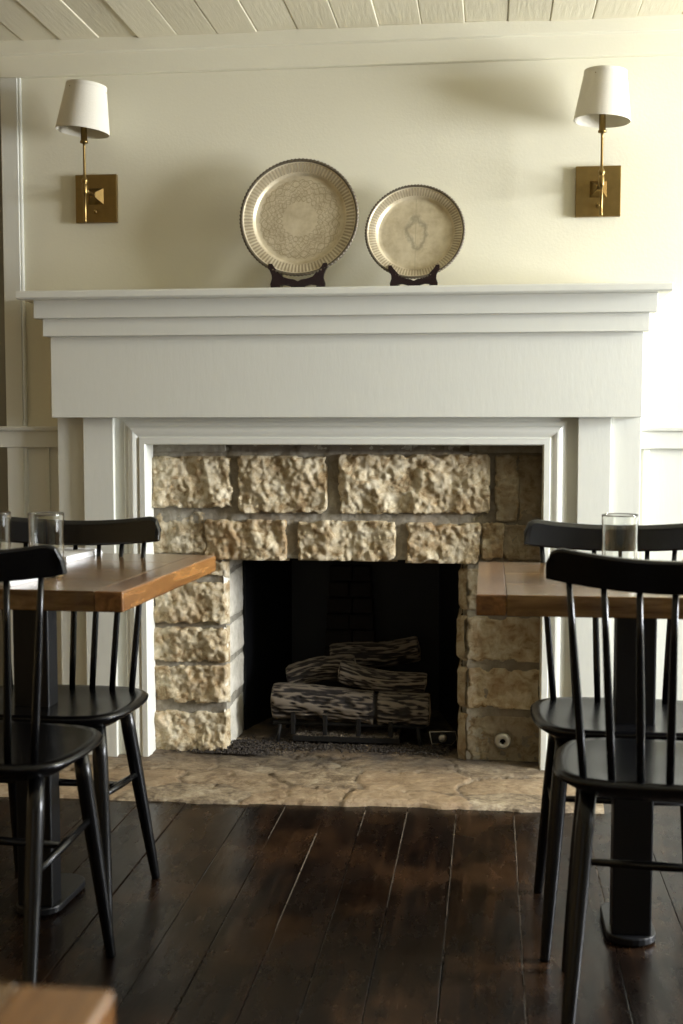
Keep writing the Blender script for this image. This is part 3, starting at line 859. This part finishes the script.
# ------------------------------------------------------------------ chairs
def make_chair(label):
    t = thing('spindle_chair', label, 'chair', (0, 0, 0), 0, 'black spindle back chairs at the wooden tables')
    # seat: D-shaped, bevelled underneath, softly dished.  local +y = front
    bm = bmesh.new(); n = 72
    def outline(k, sc, z):
        a = 2 * PI * k / n; ca, sa = math.cos(a), math.sin(a)
        p = .50
        x = math.copysign(abs(ca) ** p, ca) * .190 * sc; y = math.copysign(abs(sa) ** p, sa) * .152 * sc
        x *= 1 - .07 * max(0, y / .152)
        return (x, y, z)
    layers = [(.0, .448), (.35, .448), (.65, .450), (.88, .4545), (.965, .4555), (1.0, .450), (.992, .443), (.80, .420), (.0, .420)]
    rings = []
    for sc, z in layers:
        rings.append([bm.verts.new((0, 0, z))] if sc == 0 else [bm.verts.new(outline(k, sc, z)) for k in range(n)])
    for i in range(len(rings) - 1):
        a, b_ = rings[i], rings[i + 1]
        for k in range(n):
            k2 = (k + 1) % n
            if len(a) == 1: bm.faces.new((a[0], b_[k], b_[k2]))
            elif len(b_) == 1: bm.faces.new((a[k], a[k2], b_[0]))
            else: bm.faces.new((a[k], a[k2], b_[k2], b_[k]))
    obj('seat', bm, 'chair_black', t, True)
    # crest rail
    bm = bmesh.new(); N = 44; HW = .204; rings = []
    def crest(u):
        x = u * HW; y = -.162 + .045 * u * u
        return x, y
    for i in range(N + 1):
        u = -1 + 2 * i / N; x, y = crest(u)
        e = (1 - abs(u)) * HW; top = .822 + .018 * u * u; bot = .768 + .015 * u * u
        cr = .030
        if e < cr: top -= cr - math.sqrt(max(0, cr * cr - (cr - e) ** 2))
        th = .0125 - .004 * abs(u) ** 3
        sl = -.010
        sec = [(y - th, bot + .003), (y - th + sl * .9, top - .004), (y - th * .6 + sl, top), (y + th * .35 + sl, top), (y + th + sl * .8, top - .007), (y + th, bot + .003), (y + th * .7, bot), (y - th * .7, bot)]
        rings.append([bm.verts.new((x, a, b_)) for a, b_ in sec])
    for i in range(N):
        for k in range(8): bm.faces.new((rings[i][k], rings[i + 1][k], rings[i + 1][(k + 1) % 8], rings[i][(k + 1) % 8]))
    bm.faces.new(rings[0]); bm.faces.new(rings[-1][::-1])
    obj('crest_rail', bm, 'chair_black', t, False, .0015)
    for i in range(7):
        bm = bmesh.new(); xb = (i - 3) * .046; xt = (i - 3) * .0555; yt = -.162 + .045 * (xt / HW) ** 2
        yb = -.124 + .010 * (abs(i - 3) / 3) ** 2
        zt_ = .775 + .014 * (xt / HW) ** 2
        pts = [(xb + (xt - xb) * s, yb + (yt - yb) * s, .445 + (zt_ - .445) * s) for s in (0, .25, .5, .75, 1)]
        tube(bm, pts, [.0066, .0072, .0068, .0058, .0050], 12); obj('spindle', bm, 'chair_black', t, True)
    feet = {}
    for s in (-1, 1):
        for f, (ty, fy) in (('f', (.088, .146)), ('r', (-.088, -.205))):
            bm = bmesh.new(); a = Vector((s * .130, ty, .428)); b_ = Vector((s * .163, fy, 0))
            pts = [a.lerp(b_, q) for q in (0, .15, .4, .7, .985, 1)]
            tube(bm, pts, [.0140, .0156, .0152, .0130, .0100, .0092], 18); obj('leg', bm, 'chair_black', t, True); feet[(s, f)] = (a, b_)
    def at(key, z):
        a, b_ = feet[key]; q = (a.z - z) / (a.z - b_.z); return a.lerp(b_, q)
    mids = []
    for s in (-1, 1):
        p, q = at((s, 'f'), .285), at((s, 'r'), .262); m = (p + q) / 2; mids.append(m)
        bm = bmesh.new(); tube(bm, [p, p.lerp(q, .5), q], [.0062, .0085, .0062], 12); obj('stretcher', bm, 'chair_black', t, True)
    bm = bmesh.new(); tube(bm, [mids[0], (mids[0] + mids[1]) / 2, mids[1]], [.0060, .0082, .0060], 12); obj('stretcher', bm, 'chair_black', t, True)
    return t
ch = make_chair('black spindle chair at far side of left table, facing the camera')
ch.location = (-.916, 2.455, 0); ch.rotation_euler = (0, 0, PI)
dup(ch, (.276, 2.468, 0), PI, 'black spindle chair at far side of right table, facing the camera')
dup(ch, (-.903, 2.115, 0), math.radians(-5.5), 'black spindle chair at near side of left table, its back to the camera')
dup(ch, (.304, 2.125, 0), math.radians(-4), 'black spindle chair at near side of right table, its back to the camera')

# ------------------------------------------------------------------ tables
def make_table(x0, x1, y0, y1, px, py, label, skew=0, bar=(2.40, 2.615)):
    cx, cy = (x0 + x1) / 2, (y0 + y1) / 2
    t = thing('dining_table', label, 'table', (cx, cy, 0), skew)
    T, B = .745, .708; e = .052
    hx, hy = (x1 - x0) / 2, (y1 - y0) / 2
    bm = bmesh.new(); k = 4; ys = [-hy, -hy + .15, -hy + .31, -hy + .45, hy]
    if hy < .25: ys = [-hy, 0, hy]
    for i in range(len(ys) - 1): box(bm, -hx + e + .0004, hx - e - .0004, ys[i] + .0003, ys[i + 1] - .0003, B, T)
    top = obj('tabletop', bm, 'table_wood', t, False, .0016)
    for s in (-1, 1):
        bm = bmesh.new(); a, b_ = (hx - e, hx) if s > 0 else (-hx, -hx + e)
        box(bm, a, b_, -hy, hy, B, T); obj('breadboard_end', bm, 'table_end_wood', t, False, .003)
    ox, oy = px - cx, py - cy
    bm = bmesh.new(); box(bm, ox - .039, ox + .039, oy - .026, oy + .026, .018, .700); obj('pedestal', bm, 'iron_black', t, False, .004)
    bm = bmesh.new(); box(bm, ox - .14, ox + .14, oy - .14, oy + .14, .698, .708); obj('mounting_plate', bm, 'iron_black', t, False, .002)
    # flat foot bar running front to back with rounded ends
    bm = bmesh.new(); y0b, y1b = bar[0] - cy, bar[1] - cy; out = []
    for k in range(13): a = PI * k / 12; out.append((ox + .050 * math.cos(a), y1b - .045 + .045 * math.sin(a)))
    for k in range(13): a = PI + PI * k / 12; out.append((ox + .050 * math.cos(a), y0b + .045 + .045 * math.sin(a)))
    lo = [bm.verts.new((x, y, .004)) for x, y in out]; hi = [bm.verts.new((x, y, .020)) for x, y in out]
    bm.faces.new(lo[::-1]); bm.faces.new(hi)
    for k in range(len(out)): bm.faces.new((lo[k], lo[(k + 1) % len(out)], hi[(k + 1) % len(out)], hi[k]))
    obj('foot_bar', bm, 'iron_black', t, False, .003)
    for yy in (y0b + .04, y1b - .04):
        bm = bmesh.new(); lathe(bm, [(0, 0), (.016, 0), (.016, .006), (0, .006)], 16); g = obj('floor_glide', bm, 'iron_black', t, True); g.location = (ox, yy, 0)
    return t
make_table(-1.335, -.620, 2.065, 2.675, -.950, 2.445, 'left honey-brown wooden table whose right edge glows orange', math.radians(-2.6))
make_table(-.022, .622, 2.092, 2.598, .288, 2.445, 'right wooden table with dark front edge beside the fireplace', 0, (2.40, 2.600))
make_table(-.935, -.190, -.02, .592, -.556, .28, 'blurred wooden table whose corner shows at the bottom left corner', 0, (.05, .52))

# ------------------------------------------------------------------ things on the tables
def tumbler_mesh():
    bm = bmesh.new(); 
    prof = [(0, 0), (.028, 0), (.0300, .0004), (.0312, .0018), (.0318, .005)]
    prof += [(.0320 + .0018 * k / 24, .008 + .111 * k / 24) for k in range(25)]
    prof += [(.0338, .1205), (.0336, .1216), (.0332, .1222), (.0328, .1216), (.0326, .1205)]
    prof += [(.0325 - .0018 * k / 24, .119 - .103 * k / 24) for k in range(25)]
    prof += [(.0304, .0135), (.0290, .0110), (.026, .0100), (.020, .0096), (0, .0095)]
    lathe(bm, prof, 64); return bm
g1 = obj('tumbler', tumbler_mesh(), 'glass', None, True); g1.location = (-.840, 2.235, .7455)
tag(g1, 'clear glass tumbler on left table, beside the white folded napkin', 'glass', 'clear tumblers on the tables')
for loc, lab in (((-.950, 2.245, .7455), 'clear glass tumbler on left table, cut by the photo\'s left border'), ((.243, 2.330, .7455), 'clear glass tumbler standing on the right table')):
    g = g1.copy(); C.objects.link(g); g.location = loc; g['label'] = lab
def napkin(x, y, w, l, rz, label, mat='linen', layers=3):
    bm = bmesh.new()
    for i in range(layers):
        s = 1 - .02 * i; z0 = i * .0042
        nx, ny = 14, 18; top, bot = [], []
        for j in range(ny + 1):
            for k in range(nx + 1):
                u, v = k / nx - .5, j / ny - .5
                zz = .0012 * noise.noise(Vector((u * 5 + i, v * 6, x * 9)))
                top.append(bm.verts.new((u * w * s, v * l * s, z0 + .0040 + zz))); bot.append(bm.verts.new((u * w * s, v * l * s, z0 + (zz if i else 0))))
        q = nx + 1
        for j in range(ny):
            for k in range(nx):
                a = j * q + k
                bm.faces.new((top[a], top[a + 1], top[a + q + 1], top[a + q])); bm.faces.new((bot[a], bot[a + q], bot[a + q + 1], bot[a + 1]))
        for j in range(ny):
            for k in (0, nx):
                a = j * q + k; bm.faces.new((top[a], top[a + q], bot[a + q], bot[a]))
        for k in range(nx):
            for j in (0, ny):
                a = j * q + k; bm.faces.new((top[a], bot[a], bot[a + 1], top[a + 1]))
    o = obj('napkin', bm, mat, None, False); o.location = (x, y, .7455); o.rotation_euler = (0, 0, rz)
    return tag(o, label, 'napkin', 'folded napkins on the tables')
napkin(-.918, 2.565, .085, .19, math.radians(-5), 'white folded napkin on left table behind the tumbler')
napkin(-.900, 2.150, .10, .11, math.radians(80), 'white folded napkin at the front edge of left table')
napkin(.445, 2.44, .10, .20, math.radians(6), 'cream folded napkin on right table at the picture\'s right border', 'cream_linen', 5)

# ------------------------------------------------------------------ light: daylight through the windows
def area(name, loc, rot, sx_, sy_, power, col):
    l = bpy.data.lights.new(name, 'AREA'); l.shape = 'RECTANGLE'; l.size = sx_; l.size_y = sy_; l.energy = power; l.color = col
    o = bpy.data.objects.new(name, l); C.objects.link(o); o.location = loc; o.rotation_euler = rot; return o
# lamps point along their local -Z
def aim(o, target):
    d = Vector(target) - o.location; o.rotation_euler = d.to_track_quat('-Z', 'Z').to_euler()
a = area('daylight', (XR + .22, 2.72, 1.38), (0, 0, 0), 1.2, 1.2, 375, (.95, .98, 1.03)); aim(a, (XR - 2, 2.76, 1.22))
a = area('daylight', (XR + .22, .80, 1.42), (0, 0, 0), .9, 1.15, 10, (.97, .98, 1)); aim(a, (XR - 2, 1.2, 1.2))
a = area('daylight', (-1.15, YB - .22, 1.45), (0, 0, 0), .9, 1.0, 2, (.86, .93, 1.0)); aim(a, (-1.0, 0, 1.0))
w = bpy.data.worlds.new('World'); bpy.context.scene.world = w; w.use_nodes = True
bg = w.node_tree.nodes['Background']; bg.inputs[0].default_value = (.80, .88, 1.0, 1); bg.inputs[1].default_value = .6

# ------------------------------------------------------------------ camera
cam_d = bpy.data.cameras.new('Camera'); cam = bpy.data.objects.new('Camera', cam_d); C.objects.link(cam)
cam_d.sensor_fit = 'VERTICAL'; cam_d.sensor_height = 36; cam_d.sensor_width = 24; cam_d.lens = 42.89
cam.location = (0, 0, 1.035)
cam.rotation_euler = (math.radians(90 - 4.079), 0, math.radians(6.946))
cam_d.clip_start = .02
cam_d.dof.use_dof = True; cam_d.dof.focus_distance = 3.5; cam_d.dof.aperture_fstop = 5.6
sc = bpy.context.scene; sc.camera = cam
sc.view_settings.view_transform = 'Standard'; sc.view_settings.look = 'None'; sc.view_settings.gamma = 1
sc.view_settings.use_curve_mapping = False; sc.view_settings.exposure = -0.12
